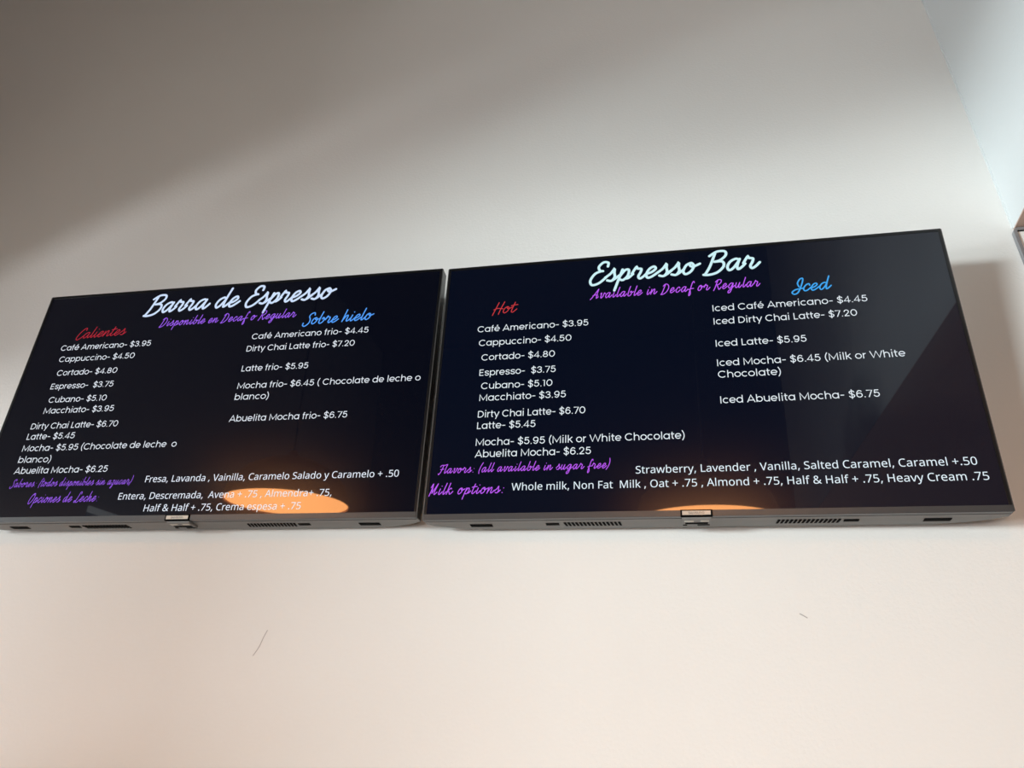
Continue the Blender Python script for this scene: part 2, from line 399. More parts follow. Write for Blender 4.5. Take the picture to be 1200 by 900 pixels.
# humanist sans outlines, 1000 units to the em: character: (advance, contours)
NOTO_SPACE = 260
NOTO = {
    '&': (732, '304,725 330,724 354,720 376,715 397,706 415,696 431,684 444,670 456,654 465,636 472,616 476,595 477,571 474,541 467,513 454,487 436,464 415,442 391,422 364,402 334,384 527,198 539,214 551,231 561,250 569,269 577,290 585,312 591,334 597,357 686,357 678,326 668,295 657,266 646,238 633,211 618,186 602,163 584,142 730,0 611,0 524,84 508,70 492,58 475,46 457,35 439,25 419,16 399,9 377,2 355,-3 331,-7 305,-9 278,-10 245,-9 214,-4 185,3 159,12 135,25 114,40 96,58 80,79 68,102 60,128 55,156 53,186 54,211 58,233 63,255 71,274 82,292 94,309 109,325 125,340 143,354 163,368 184,382 207,396 197,408 186,420 176,433 166,446 156,459 148,473 140,488 133,502 127,518 123,534 121,551 120,569 121,593 125,614 132,635 142,653 154,669 169,684 186,696 205,706 227,715 251,720 276,724|260,341 243,330 227,320 212,309 198,298 186,287 176,276 167,264 159,251 153,237 148,222 146,206 145,189 147,163 154,139 166,119 182,101 202,87 225,76 252,70 281,68 312,69 341,73 367,80 391,89 413,100 433,112 452,125 468,139|301,653 281,652 263,648 247,641 232,631 221,619 213,605 208,588 206,570 207,552 211,535 217,519 225,503 236,488 248,471 263,454 280,436 307,453 331,469 350,485 365,500 376,516 384,533 388,552 390,571 389,588 384,604 376,618 366,630 353,640 338,647 320,652'),
    '+': (572, '321,388 520,388 520,317 321,317 321,111 249,111 249,317 50,317 50,388 249,388 249,595 321,595'),
    ',': (268, '192,105 187,87 182,68 176,49 169,29 162,9 154,-12 147,-32 138,-52 130,-72 122,-92 114,-111 106,-129 41,-129 46,-110 51,-90 56,-69 60,-48 65,-26 70,-4 74,17 78,38 82,59 85,79 88,98 91,116 185,116'),
    '.': (268, '72,54 73,71 76,85 82,97 90,106 99,113 110,117 121,120 133,121 146,120 157,117 168,113 177,106 186,97 191,85 195,71 196,54 195,37 191,23 186,11 177,2 168,-5 157,-10 146,-13 133,-14 121,-13 110,-10 99,-5 90,2 82,11 76,23 73,37'),
    '0': (572, '523,358 522,316 520,276 516,238 510,203 503,170 493,140 482,113 468,87 453,65 436,46 416,29 394,15 371,4 344,-4 316,-8 285,-10 247,-7 212,1 180,15 152,34 128,58 107,88 89,122 74,160 63,204 55,251 51,303 49,358 50,414 55,466 62,513 72,556 86,595 103,628 124,657 148,682 176,701 208,714 245,722 285,725 323,722 358,714 390,701 418,682 443,657 464,628 482,595 497,556 508,513 516,466 521,414|137,358 138,311 141,268 145,230 151,195 160,165 171,138 183,116 198,97 216,83 236,73 259,67 285,65 311,67 334,73 354,83 371,97 387,115 400,137 410,164 419,194 426,229 430,268 433,311 434,358 433,405 430,448 426,486 419,520 410,551 400,577 387,599 371,617 354,632 334,642 311,648 285,650 259,648 236,642 216,632 198,617 183,599 171,577 160,551 151,520 145,486 141,448 138,405'),
    '5': (572, '275,438 310,436 343,432 374,424 402,413 427,399 450,383 469,363 485,341 498,317 508,290 513,260 515,228 513,192 507,159 497,129 483,100 465,75 444,53 420,34 391,18 360,6 326,-3 288,-8 248,-10 221,-9 195,-8 169,-4 144,0 121,6 100,12 80,20 63,29 63,112 82,102 103,92 126,84 150,77 176,72 201,68 225,66 249,65 275,66 299,69 321,74 341,81 360,91 377,103 391,116 403,132 413,151 419,171 424,194 425,219 422,252 414,281 401,306 382,326 357,343 326,355 289,362 246,364 231,364 216,363 199,361 182,359 165,357 150,354 136,351 124,349 80,377 107,714 465,714 465,634 182,634 165,427 174,429 185,430 197,432 211,434 226,436 241,437 258,438'),
    '7': (572, '136,0 429,634 44,634 44,714 523,714 523,646 233,0'),
    'A': (639, '545,0 459,221 176,221 91,0 0,0 279,717 360,717 638,0|352,517 342,546 339,557 335,567 332,578 328,589 325,600 323,609 320,617 318,624 307,583 305,573 302,564 299,555 296,546 287,517 206,301 432,301'),
    'C': (632, '403,645 375,644 349,640 324,634 300,625 278,615 258,601 239,586 222,568 207,549 194,527 182,503 173,477 166,450 160,421 157,390 156,357 158,314 163,275 171,238 183,204 199,173 218,146 240,123 265,104 294,89 327,78 363,71 402,69 425,70 448,71 470,73 491,77 512,81 532,86 553,91 573,97 573,19 553,12 532,6 512,1 490,-3 468,-6 444,-8 417,-10 389,-10 337,-7 289,1 246,15 207,35 173,60 143,89 118,124 97,163 82,206 70,253 63,304 61,358 62,398 67,435 74,472 83,506 96,538 111,568 129,596 149,622 173,645 198,665 226,683 257,698 290,709 326,717 364,722 404,724 431,723 458,721 484,718 510,713 535,707 558,700 580,691 601,682 565,606 548,613 530,620 511,627 491,633 471,638 449,642 427,644'),
    'D': (730, '669,364 666,306 658,254 644,206 624,163 600,125 570,92 536,64 497,41 453,23 405,10 353,3 296,0 97,0 97,714 317,714 369,712 418,704 463,691 504,674 541,652 574,625 602,593 626,556 645,515 658,470 666,419|574,361 572,406 566,447 556,484 542,517 525,546 504,570 479,591 450,607 419,620 384,630 345,635 304,637 187,637 187,77 284,77 352,81 411,95 461,117 501,148 533,189 556,237 569,295'),
    'E': (556, '496,0 97,0 97,714 496,714 496,635 187,635 187,412 478,412 478,334 187,334 187,79 496,79'),
    'F': (519, '187,0 97,0 97,714 496,714 496,635 187,635 187,382 477,382 477,303 187,303'),
    'H': (741, '643,0 553,0 553,333 187,333 187,0 97,0 97,714 187,714 187,412 553,412 553,714 643,714'),
    'L': (524, '97,0 97,714 187,714 187,80 499,80 499,0'),
    'M': (907, '412,0 177,626 173,626 174,615 175,603 176,590 176,575 177,559 178,543 178,525 179,507 179,489 180,471 180,452 180,433 180,0 97,0 97,714 230,714 450,129 454,129 678,714 810,714 810,0 721,0 721,439 721,456 721,474 722,491 722,508 723,525 723,542 724,558 725,573 728,625 724,625 486,0'),
    'N': (760, '663,0 558,0 176,593 172,593 173,581 174,568 175,554 175,538 178,471 179,454 180,436 180,417 180,399 180,0 97,0 97,714 201,714 582,123 586,123 583,171 580,241 580,260 579,277 579,295 579,311 579,714 663,714'),
    'O': (781, '720,358 719,317 715,279 708,242 699,207 687,175 673,145 656,117 636,91 614,68 590,48 563,30 533,16 502,5 467,-3 430,-8 391,-10 350,-8 312,-3 277,5 245,16 215,31 188,48 164,69 142,91 123,117 106,145 92,175 81,208 72,243 66,280 62,318 61,359 63,412 70,462 81,508 97,551 117,590 142,624 172,654 206,679 246,699 290,713 338,722 392,725 443,722 490,714 533,699 572,679 606,654 636,625 662,590 682,551 699,508 711,462 718,412|156,358 158,315 162,274 170,237 181,203 195,172 213,145 234,122 258,103 286,88 318,77 353,70 391,68 430,70 465,77 496,88 523,103 548,122 568,146 586,172 600,203 611,237 619,274 623,315 625,358 621,422 611,478 593,528 569,569 537,603 497,627 448,641 392,646 353,644 318,637 287,627 258,611 234,592 213,570 195,543 181,512 170,479 162,442 158,401'),
    'S': (549, '502,191 500,160 494,132 485,106 471,82 454,62 433,43 410,27 382,14 352,3 320,-4 285,-8 247,-10 227,-10 208,-9 189,-8 171,-6 153,-4 136,-1 119,2 104,5 89,9 76,14 63,19 51,24 51,110 70,102 91,95 115,88 140,81 167,75 195,71 223,69 251,68 276,69 300,71 321,76 340,82 357,90 371,99 384,110 394,122 402,136 408,150 411,166 412,183 411,200 408,215 404,229 397,242 388,254 377,265 362,276 345,286 325,297 302,307 275,318 244,330 222,339 201,348 181,357 163,366 147,377 132,387 118,399 106,411 95,424 86,438 78,452 71,468 66,485 63,502 61,522 60,542 62,569 67,595 76,618 89,639 105,659 124,675 145,690 169,702 196,712 225,718 255,723 288,724 317,723 345,721 371,718 396,713 420,707 443,700 464,693 485,684 457,607 438,615 418,622 398,628 376,634 355,639 332,642 309,644 286,645 264,644 245,642 227,638 211,632 197,625 185,616 174,607 166,595 159,583 155,570 152,556 151,541 152,524 155,508 159,494 166,481 175,469 186,458 199,448 215,438 233,428 255,418 279,408 307,397 337,385 365,373 391,361 413,347 434,334 452,318 467,302 479,284 489,264 496,242 501,218'),
    'V': (600, '600,714 345,0 255,0 0,714 94,714 255,256 260,242 265,227 270,214 274,200 278,187 282,174 285,161 288,148 292,136 295,124 297,112 300,100 303,112 305,124 308,137 311,149 315,162 318,175 322,188 326,201 331,215 335,229 340,243 345,258 505,714'),
    'W': (930, '917,714 727,0 636,0 497,468 485,511 474,553 465,587 461,609 457,587 456,580 454,572 452,563 450,553 439,510 437,499 434,488 430,476 427,465 292,0 201,0 12,714 106,714 217,278 220,267 223,255 225,244 228,232 237,188 240,178 242,167 243,157 245,147 251,108 257,149 259,160 261,170 264,181 266,192 269,204 271,215 274,227 277,238 289,283 415,714 508,714 639,280 642,268 646,257 649,245 652,233 655,222 658,210 660,199 663,188 665,177 668,166 670,156 671,145 678,108 680,121 682,134 684,147 686,160 689,174 691,189 695,203 698,218 702,233 705,248 709,264 713,279 823,714'),
    'a': (561, '288,545 334,542 373,534 406,521 433,502 454,477 468,446 477,409 480,365 480,0 416,0 399,76 395,76 383,62 372,49 360,38 347,27 335,18 321,11 307,4 291,-1 275,-5 257,-8 237,-9 215,-10 192,-9 169,-6 148,0 128,7 110,17 94,29 80,43 68,59 58,78 52,100 47,123 46,149 50,187 62,220 81,248 109,272 145,292 189,306 242,316 303,320 394,323 394,355 392,386 387,412 378,432 365,448 349,459 330,467 308,472 283,474 262,473 242,471 222,467 203,461 184,455 166,448 149,441 132,433 105,499 123,508 143,517 165,524 188,531 212,537 237,542 262,544|314,259 268,256 229,249 199,239 175,227 159,212 147,193 139,172 137,148 139,127 144,109 152,94 164,82 179,73 196,66 214,62 235,61 268,63 297,70 324,82 348,98 368,120 382,146 390,178 393,214 393,262'),
    'b': (615, '173,575 173,558 173,542 172,527 171,511 171,498 170,485 169,474 168,465 173,465 186,481 200,496 217,510 236,522 257,532 282,539 309,544 339,545 387,541 429,528 467,506 499,475 526,436 545,389 556,333 560,268 558,224 553,183 545,147 532,114 517,85 499,60 479,38 455,21 429,7 401,-2 371,-8 339,-10 309,-9 282,-4 257,3 236,13 217,25 200,38 186,53 173,68 166,68 148,0 85,0 85,760 173,760|324,472 297,471 273,467 252,460 234,450 219,438 206,423 195,405 187,384 181,361 176,334 174,304 173,271 173,267 175,220 181,180 191,145 205,115 225,93 252,76 285,66 326,63 360,66 389,76 413,93 433,116 449,145 460,181 467,222 469,269 467,316 460,357 449,392 433,421 413,443 388,459 359,469'),
    'c': (480, '300,-10 265,-8 233,-3 202,6 173,19 147,35 124,56 104,80 86,109 73,142 63,178 57,220 55,265 57,312 63,355 74,393 88,426 106,455 127,480 151,500 177,517 207,530 238,539 271,544 306,546 326,545 346,544 366,541 385,537 403,533 419,528 434,523 447,517 420,444 407,448 394,453 380,457 364,461 348,465 333,467 318,468 304,469 278,468 255,463 234,456 215,446 199,433 184,417 173,399 163,378 156,354 150,327 147,298 146,266 147,235 150,207 156,181 163,157 173,136 184,118 198,102 214,89 232,79 252,72 275,67 299,66 320,67 340,68 359,71 376,75 393,80 409,85 424,91 438,97 438,19 424,12 410,7 394,2 378,-2 361,-6 343,-8 322,-10'),
    'd': (615, '275,-10 227,-6 185,7 147,29 115,59 89,99 70,146 59,202 55,267 59,332 70,388 89,436 115,475 148,506 186,528 228,542 276,546 296,545 315,543 333,540 349,535 364,530 378,523 391,516 403,507 414,498 424,488 434,478 442,467 448,467 444,505 443,518 443,528 442,538 442,546 442,760 530,760 530,0 459,0 446,72 442,72 434,61 424,50 414,40 403,30 391,22 378,14 364,7 349,1 332,-4 314,-7 295,-9|289,63 328,66 361,75 388,89 408,109 424,136 434,168 441,206 443,250 443,266 441,313 435,354 424,390 410,419 390,443 363,460 329,470 288,473 255,469 226,459 201,441 181,416 166,386 155,350 148,310 146,265 148,220 155,180 166,145 181,116 202,93 226,76 255,66'),
    'e': (564, '292,546 325,544 356,538 385,529 410,516 434,499 454,480 472,457 486,431 498,403 506,372 511,339 513,304 513,251 146,251 150,208 159,171 173,139 192,112 217,92 246,77 279,68 317,65 342,66 365,67 387,70 407,74 427,80 448,86 468,94 489,102 489,25 469,17 448,9 428,3 408,-1 387,-5 364,-8 340,-9 313,-10 276,-8 241,-2 209,7 178,21 151,38 127,60 105,85 87,113 73,146 63,182 57,221 55,264 57,306 62,346 72,382 84,415 101,445 120,471 142,493 167,512 195,527 225,538 258,544|291,474 261,471 235,464 211,451 191,433 175,411 162,385 153,355 148,321 421,321 420,343 417,364 413,383 407,401 399,417 389,431 378,444 365,454 349,463 332,469 312,473'),
    'f': (344, '332,468 197,468 197,0 109,0 109,468 15,468 15,509 109,539 109,570 110,603 114,633 121,659 129,682 141,702 155,719 171,734 189,745 210,754 232,760 256,764 283,765 299,765 314,764 328,762 341,759 354,757 366,754 377,750 387,747 364,678 356,680 347,683 337,686 327,688 316,690 306,692 295,693 284,693 263,691 246,686 231,676 218,663 209,647 202,626 198,600 197,571 197,536 332,536'),
    'h': (618, '173,537 173,527 173,518 172,508 171,498 171,488 170,479 169,470 168,462 174,462 183,475 193,487 205,498 217,508 230,516 245,524 259,530 275,535 291,540 308,543 324,544 341,545 372,544 401,540 426,533 449,524 470,513 488,498 503,481 515,461 525,438 531,412 536,382 537,349 537,0 450,0 450,343 448,373 443,400 434,422 421,440 404,454 384,464 359,470 330,472 302,471 276,466 255,459 236,449 220,437 207,422 196,404 187,383 181,361 177,335 174,307 173,277 173,0 85,0 85,760 173,760'),
    'i': (258, '173,536 173,0 85,0 85,536|130,737 140,736 149,734 157,729 165,723 172,716 177,706 180,695 181,681 180,668 177,656 172,647 165,639 157,633 149,629 140,626 130,625 119,626 110,628 101,633 93,639 86,647 82,656 79,668 78,681 79,695 82,706 86,716 93,723 101,729 110,734 119,736'),
    'k': (534, '172,363 172,354 172,344 171,333 171,321 168,276 172,276 190,299 214,329 221,337 226,344 231,350 236,355 407,536 510,536 293,307 525,0 419,0 233,250 172,197 172,0 85,0 85,760 172,760'),
    'l': (258, '173,0 85,0 85,760 173,760'),
    'm': (935, '673,546 716,543 752,534 784,520 809,499 829,473 843,439 851,397 854,349 854,0 767,0 767,345 765,375 760,400 752,422 740,440 725,454 707,464 684,470 658,472 622,469 591,461 566,447 546,427 532,402 521,372 515,336 513,296 513,0 426,0 426,345 425,365 423,384 419,400 414,415 407,429 399,440 389,450 378,458 365,464 350,468 334,471 316,472 290,471 268,466 248,459 231,449 217,437 204,422 194,404 186,384 181,361 176,336 174,308 173,278 173,0 85,0 85,536 156,536 169,463 174,463 183,476 193,489 204,500 215,509 228,518 241,526 255,532 270,537 285,541 300,544 316,545 332,546 362,545 389,540 413,534 435,524 455,511 471,496 485,477 496,456 501,456 516,477 533,496 552,511 574,524 598,534 622,540 647,545'),
    'n': (618, '343,546 388,543 427,534 461,520 488,499 509,473 525,439 534,397 537,349 537,0 450,0 450,343 448,373 443,400 434,422 421,440 404,454 384,464 359,470 330,472 289,469 255,460 227,444 207,422 192,394 181,361 175,322 173,278 173,0 85,0 85,536 156,536 169,463 174,463 184,476 194,489 206,500 218,509 232,518 246,526 261,532 277,537 293,541 309,544 326,545'),
    'o': (605, '551,269 550,236 547,206 541,177 533,150 524,126 512,103 499,82 483,63 466,46 447,31 427,19 405,8 381,0 355,-5 329,-9 301,-10 275,-9 250,-5 226,0 203,8 181,19 161,31 142,46 125,63 109,82 96,103 84,126 73,150 65,177 60,206 56,236 55,269 57,312 62,351 72,387 85,419 102,448 121,474 145,495 171,513 200,528 232,538 267,544 304,546 339,544 373,538 404,528 432,513 459,495 482,474 502,448 519,419 533,387 543,351 549,312|146,269 147,239 150,210 155,184 163,159 172,138 184,118 198,102 214,88 233,77 254,69 277,65 303,63 329,65 352,69 373,77 392,88 408,102 422,118 434,138 443,159 451,184 456,210 459,239 460,269 459,300 456,328 450,354 443,378 433,399 422,418 408,434 391,447 373,458 352,466 328,470 302,472 264,469 231,459 204,442 183,418 167,388 155,354 148,314'),
    'p': (615, '340,546 387,542 429,529 467,507 499,477 526,438 545,391 556,334 560,269 558,225 553,185 545,149 532,115 517,86 499,61 479,39 455,21 430,8 402,-2 371,-8 339,-10 319,-9 300,-7 283,-4 266,1 251,7 236,14 223,21 211,29 201,38 191,48 181,58 173,68 167,68 168,59 169,49 170,37 171,25 172,12 172,1 173,-10 173,-20 173,-240 85,-240 85,536 157,536 169,463 173,463 181,474 191,485 201,495 211,505 223,514 236,522 250,529 265,535 282,540 300,543 319,545|324,472 298,471 275,467 255,460 237,451 222,440 208,426 198,409 189,390 182,368 177,343 174,316 173,286 173,269 174,237 176,208 181,181 187,157 195,135 206,117 219,100 234,87 253,76 274,69 299,64 326,63 349,65 371,70 390,78 406,90 421,105 434,122 445,141 453,163 460,188 465,213 468,241 469,270 467,314 460,353 449,387 433,417 413,441 388,458 359,469'),
    'r': (413, '335,546 343,546 351,546 359,545 367,544 376,544 384,543 391,541 398,540 387,459 380,460 373,462 366,463 358,464 351,465 343,465 336,466 329,466 314,465 299,463 284,459 270,453 256,446 243,437 231,428 220,416 210,404 200,391 192,376 185,360 180,343 176,325 174,306 173,286 173,0 85,0 85,536 157,536 167,438 171,438 180,453 190,467 200,480 212,492 224,504 238,514 252,524 267,531 283,538 300,542 317,545'),
    's': (479, '434,148 432,123 427,100 419,80 408,61 394,45 376,30 357,18 334,8 309,0 282,-5 252,-9 220,-10 193,-9 168,-8 145,-5 123,-1 104,4 85,10 68,16 52,24 52,104 69,96 87,89 108,81 129,74 152,69 175,64 199,62 222,61 253,62 280,66 302,73 319,82 332,94 342,108 347,123 349,140 348,150 346,159 343,168 338,176 331,184 323,192 312,200 298,208 283,216 264,225 242,234 217,244 192,254 169,264 147,274 128,284 111,295 95,306 82,318 71,332 62,347 56,364 52,383 51,404 54,436 65,464 82,489 106,509 136,525 171,537 209,544 252,546 276,545 299,544 322,541 343,536 364,531 385,525 404,518 423,510 393,440 376,447 358,453 340,459 322,464 303,468 285,471 265,473 246,474 221,473 198,470 179,464 163,456 151,447 142,436 137,423 135,409 136,398 138,389 142,380 148,371 156,364 165,356 177,349 191,341 208,334 227,325 249,316 273,307 298,297 320,288 341,278 360,268 377,257 392,246 404,233 415,219 423,204 429,187 433,169'),
    't': (361, '264,62 274,62 284,63 295,64 305,65 315,67 324,69 332,71 339,73 339,6 331,3 322,0 311,-3 299,-5 286,-7 274,-9 261,-10 249,-10 228,-9 209,-6 190,-2 171,4 155,13 139,24 126,38 114,55 104,75 97,98 93,125 92,156 92,468 16,468 16,510 93,545 128,659 180,659 180,536 335,536 335,468 180,468 180,158 181,135 186,115 193,99 203,85 216,75 230,68 246,63'),
    'v': (508, '203,0 0,536 94,536 208,220 212,209 216,197 221,184 225,171 229,158 233,145 237,132 241,119 244,108 247,97 249,87 251,78 255,78 257,87 260,97 263,108 266,120 270,133 274,145 279,159 283,172 300,220 414,536 508,536 304,0'),
    'w': (786, '431,303 419,344 416,355 413,364 411,374 408,383 400,418 398,426 396,433 395,439 394,445 390,445 384,418 376,383 374,373 372,364 369,354 366,343 364,333 361,323 357,312 354,302 258,1 158,1 11,537 102,537 176,251 180,236 184,222 187,207 191,192 194,178 198,164 201,150 203,136 206,124 208,112 210,101 211,91 215,91 222,121 230,159 233,169 235,179 238,189 240,199 243,209 246,218 248,227 251,235 346,537 442,537 534,235 548,186 552,173 556,160 559,148 562,135 565,124 567,112 569,102 570,92 574,92 575,101 577,111 579,122 581,134 584,148 587,161 591,176 594,190 598,206 602,221 606,236 610,251 685,537 775,537 626,1 523,1'),
    'y': (510, '1,536 95,536 211,231 216,218 221,204 225,192 229,179 234,167 238,154 241,142 245,130 248,119 251,107 254,96 256,85 260,85 263,98 268,114 273,131 279,150 286,171 292,191 299,212 306,232 415,536 510,536 279,-74 269,-98 258,-121 247,-142 234,-161 221,-179 206,-195 190,-208 172,-219 153,-228 132,-235 109,-239 84,-240 72,-240 61,-239 51,-239 42,-237 33,-236 25,-235 18,-233 11,-232 11,-162 37,-166 45,-167 53,-167 62,-168 70,-168 85,-167 99,-165 112,-162 123,-156 134,-150 144,-142 154,-134 162,-123 170,-112 177,-100 183,-87 189,-73 217,-2'),
}


def stroke_text(bm, text, font, u, v, width, size, hw, y, shear=0.0, space=0.26, rnd=False, slope=0.0, squeeze=1.0):
    """Lay out text from a stroke font between u and u + width; size is the em in metres."""
    strokes, x = [], 0.0
    for ch in text:
        if ch == ' ':
            x += space
            continue
        adv, ss = font[ch]
        for s in ss:
            s = smooth_pts(s, 5) if font is SCRIPT else s
            strokes.append([(x + px * squeeze + shear * pz, pz) for px, pz in s])
        x += adv
    x0 = min(p[0] for s in strokes for p in s)
    x1 = max(p[0] for s in strokes for p in s)
    sx = width / (x1 - x0)
    for k, s in enumerate(strokes):
        ribbon(bm, [(u + (p[0] - x0) * sx, v + p[1] * size + (p[0] - x0) * sx * slope) for p in s], hw * size, y - 0.000004 * (k % 3), rnd)
    return sx


def outline_text(bm, text, u, v, width, y):
    x, items = 0, []
    for ch in text:
        if ch == ' ':
            x += NOTO_SPACE
            continue
        adv, enc = NOTO[ch]
        items.append((x, [[tuple(map(int, q.split(','))) for q in lp.split()] for lp in enc.split('|')]))
        x += adv
    x0 = min(ox + p[0] for ox, ls in items for l in ls for p in l)
    x1 = max(ox + p[0] for ox, ls in items for l in ls for p in l)
    sx = width / (x1 - x0)
    for ox, ls in items:
        fill_polys(bm, ls, u + (ox - x0) * sx, sx, sx, v, y)
    return sx * 1000


# every line of the two menus: (kind, text, left, baseline, width) in metres from the screen's centre
MENU = {'R': [
    ('T','Espresso Bar',-0.2292,0.2767,0.4210),  # dv 0.0111
    ('P','Available in Decaf or Regular',-0.2291,0.2246,0.4155),  # dv 0.0016
    ('R','Hot',-0.4833,0.1992,0.0662),  # dv 0.0056
    ('B','Iced',0.2573,0.2028,0.0901),  # dv 0.0062
    ('I','Café Americano- $3.95',-0.5187,0.1450,0.2839),  # dv -0.0007
    ('I','Cappuccino- $4.50',-0.5124,0.1037,0.2355),  # dv -0.0015
    ('I','Cortado- $4.80',-0.5027,0.0607,0.1852),  # dv -0.0010
    ('I','Espresso-  $3.75',-0.5049,0.0172,0.1904),  # dv -0.0005
    ('I','Cubano- $5.10',-0.4980,-0.0205,0.1762),  # dv -0.0019
    ('I','Macchiato- $3.95',-0.5000,-0.0532,0.2118),  # dv 0.0001
    ('I','Dirty Chai Latte- $6.70',-0.5007,-0.0979,0.2595),  # dv -0.0004
    ('I','Latte- $5.45',-0.5004,-0.1283,0.1408),  # dv -0.0012
    ('I','Mocha- $5.95 (Milk or White Chocolate)',-0.5005,-0.1717,0.4846),  # dv -0.0027
    ('I','Abuelita Mocha- $6.25',-0.5007,-0.2018,0.2730),  # dv -0.0001
    ('I','Iced Café Americano- $4.45',0.0706,0.1614,0.3497),  # dv -0.0037
    ('I','Iced Dirty Chai Latte- $7.20',0.0705,0.1238,0.3218),  # dv -0.0033
    ('I','Iced Latte- $5.95',0.0710,0.0621,0.2021),  # dv -0.0015
    ('I','Iced Mocha- $6.45 (Milk or White',0.0704,0.0094,0.4061),  # dv -0.0030
    ('I','Chocolate)',0.0701,-0.0215,0.1374),  # dv -0.0018
    ('I','Iced Abuelita Mocha- $6.75',0.0706,-0.0877,0.3371),  # dv -0.0028
    ('P','Flavors: (all available in sugar free)',-0.5878,-0.2383,0.4047),  # dv 0.0031
    ('P','Milk options:',-0.6052,-0.2913,0.1782),  # dv 0.0004
    ('N','Strawberry, Lavender , Vanilla, Salted Caramel, Caramel +.50',-0.1262,-0.2523,0.6950),  # dv -0.0028
    ('N','Whole milk, Non Fat  Milk , Oat + .75 , Almond + .75, Half & Half + .75, Heavy Cream .75',-0.4088,-0.2856,0.9929),  # dv -0.0030
], 'L': [
    ('T','Barra de Espresso',-0.2779,0.2765,0.5868),  # dv 0.0140
    ('P','Disponible en Decaf o Regular',-0.2161,0.2247,0.4198),  # dv 0.0035
    ('B','Sobre hielo',0.2292,0.2009,0.2032),  # dv 0.0023
    ('R','Calientes',-0.4782,0.2008,0.1594),  # dv 0.0065
    ('I','Café Americano- $3.95',-0.5161,0.1602,0.2890),  # dv 0.0011
    ('I','Cappuccino- $4.50',-0.5084,0.1223,0.2409),  # dv -0.0001
    ('I','Cortado- $4.80',-0.4989,0.0771,0.1907),  # dv -0.0021
    ('I','Espresso-  $3.75',-0.5032,0.0340,0.1972),  # dv 0.0001
    ('I','Cubano- $5.10',-0.4939,-0.0087,0.1803),  # dv -0.0001
    ('I','Macchiato- $3.95',-0.4966,-0.0425,0.2166),  # dv 0.0005
    ('I','Dirty Chai Latte- $6.70',-0.5197,-0.0891,0.2672),  # dv -0.0011
    ('I','Latte- $5.45',-0.5201,-0.1202,0.1462),  # dv 0.0009
    ('I','Mocha- $5.95 (Chocolate de leche  o',-0.5209,-0.1546,0.4616),  # dv -0.0026
    ('I','blanco)',-0.5201,-0.1878,0.0978),  # dv -0.0004
    ('I','Abuelita Mocha- $6.25',-0.5204,-0.2196,0.2792),  # dv -0.0007
    ('I','Café Americano frio- $4.45',0.0860,0.1611,0.3373),  # dv -0.0029
    ('I','Dirty Chai Latte frio- $7.20',0.0787,0.1225,0.3110),  # dv -0.0021
    ('I','Latte frio- $5.95',0.0784,0.0605,0.1902),  # dv 0.0002
    ('I','Mocha frio- $6.45 ( Chocolate de leche o',0.0783,0.0079,0.5066),  # dv 0.0001
    ('I','blanco)',0.0780,-0.0254,0.0950),  # dv 0.0010
    ('I','Abuelita Mocha frio- $6.75',0.0769,-0.0887,0.3247),  # dv 0.0004
    ('P','Sabores: (todos disponibles sin azucar)',-0.5179,-0.2559,0.3604),  # dv 0.0003
    ('P','Opciones de Leche:',-0.4445,-0.3004,0.2039),  # dv 0.0024
    ('N','Fresa, Lavanda , Vainilla, Caramelo Salado y Caramelo + .50',-0.1199,-0.2514,0.6790),  # dv 0.0039
    ('N','Entera, Descremada,  Avena + .75 , Almendra+ .75,',-0.1832,-0.2965,0.5784),  # dv 0.0010
    ('N','Half & Half + .75, Crema espesa + .75',-0.1013,-0.3289,0.4224),  # dv 0.0010
]}
TEXT_NAME = {'T': 'menu_title', 'P': 'menu_note', 'R': 'section_heading', 'B': 'section_heading', 'I': 'menu_item', 'N': 'option_list'}

# ---------------------------------------------------------------- room shell
def structure(name, m, *bs):
    o = boxes(name, m, None, *bs)
    o['kind'] = 'structure'
    return o


T = 0.15
# the left wall's two unseen openings, shaped to cut the daylight: (front edge, rear edge, head, sill)
WIN_SILL = 0.35
WINS = [(-1.30, -2.14, 2.55, 1.10), (-2.45, -4.4, 2.91, 0.35)]
wall_front = structure('wall_front', M_WALL, (ROOM_L - T, ROOM_R + T, 0, T, 0, ROOM_T))
structure('wall_left', M_SIDE,
          (ROOM_L - T, ROOM_L, ROOM_B, 0, WINS[1][2], ROOM_T), (ROOM_L - T, ROOM_L, ROOM_B, 0, 0, WIN_SILL),
          (ROOM_L - T, ROOM_L, WINS[0][0], 0, WIN_SILL, WINS[1][2]), (ROOM_L - T, ROOM_L, WINS[1][0], WINS[0][1], WIN_SILL, WINS[1][2]),
          (ROOM_L - T, ROOM_L, WINS[0][1], WINS[0][0], WINS[0][2], WINS[1][2]), (ROOM_L - T, ROOM_L, WINS[0][1], WINS[0][0], WIN_SILL, WINS[0][3]), (ROOM_L - T, ROOM_L, ROOM_B, WINS[1][1], WIN_SILL, WINS[1][2]))
structure('wall_rear', M_REAR,
          (ROOM_L - T, ROOM_R + T, ROOM_B - T, ROOM_B, 2.6, ROOM_T), (ROOM_L - T, ROOM_R + T, ROOM_B - T, ROOM_B, 0, 0.4),
          (ROOM_L - T, -2.8, ROOM_B - T, ROOM_B, 0.4, 2.6), (1.0, ROOM_R + T, ROOM_B - T, ROOM_B, 0.4, 2.6))
structure('wall_right', M_BULK, (BULK_X, BULK_X + 0.12, BULK_Y, 0, SOFFIT_Z, ROOM_T))
structure('wall_right_alcove', M_REAR, (ROOM_R, ROOM_R + T, ROOM_B, 0, 0, ROOM_T))
structure('ceiling', M_DARK, (ROOM_L - T, ROOM_R + T, ROOM_B - T, T, ROOM_T, ROOM_T + 0.15))
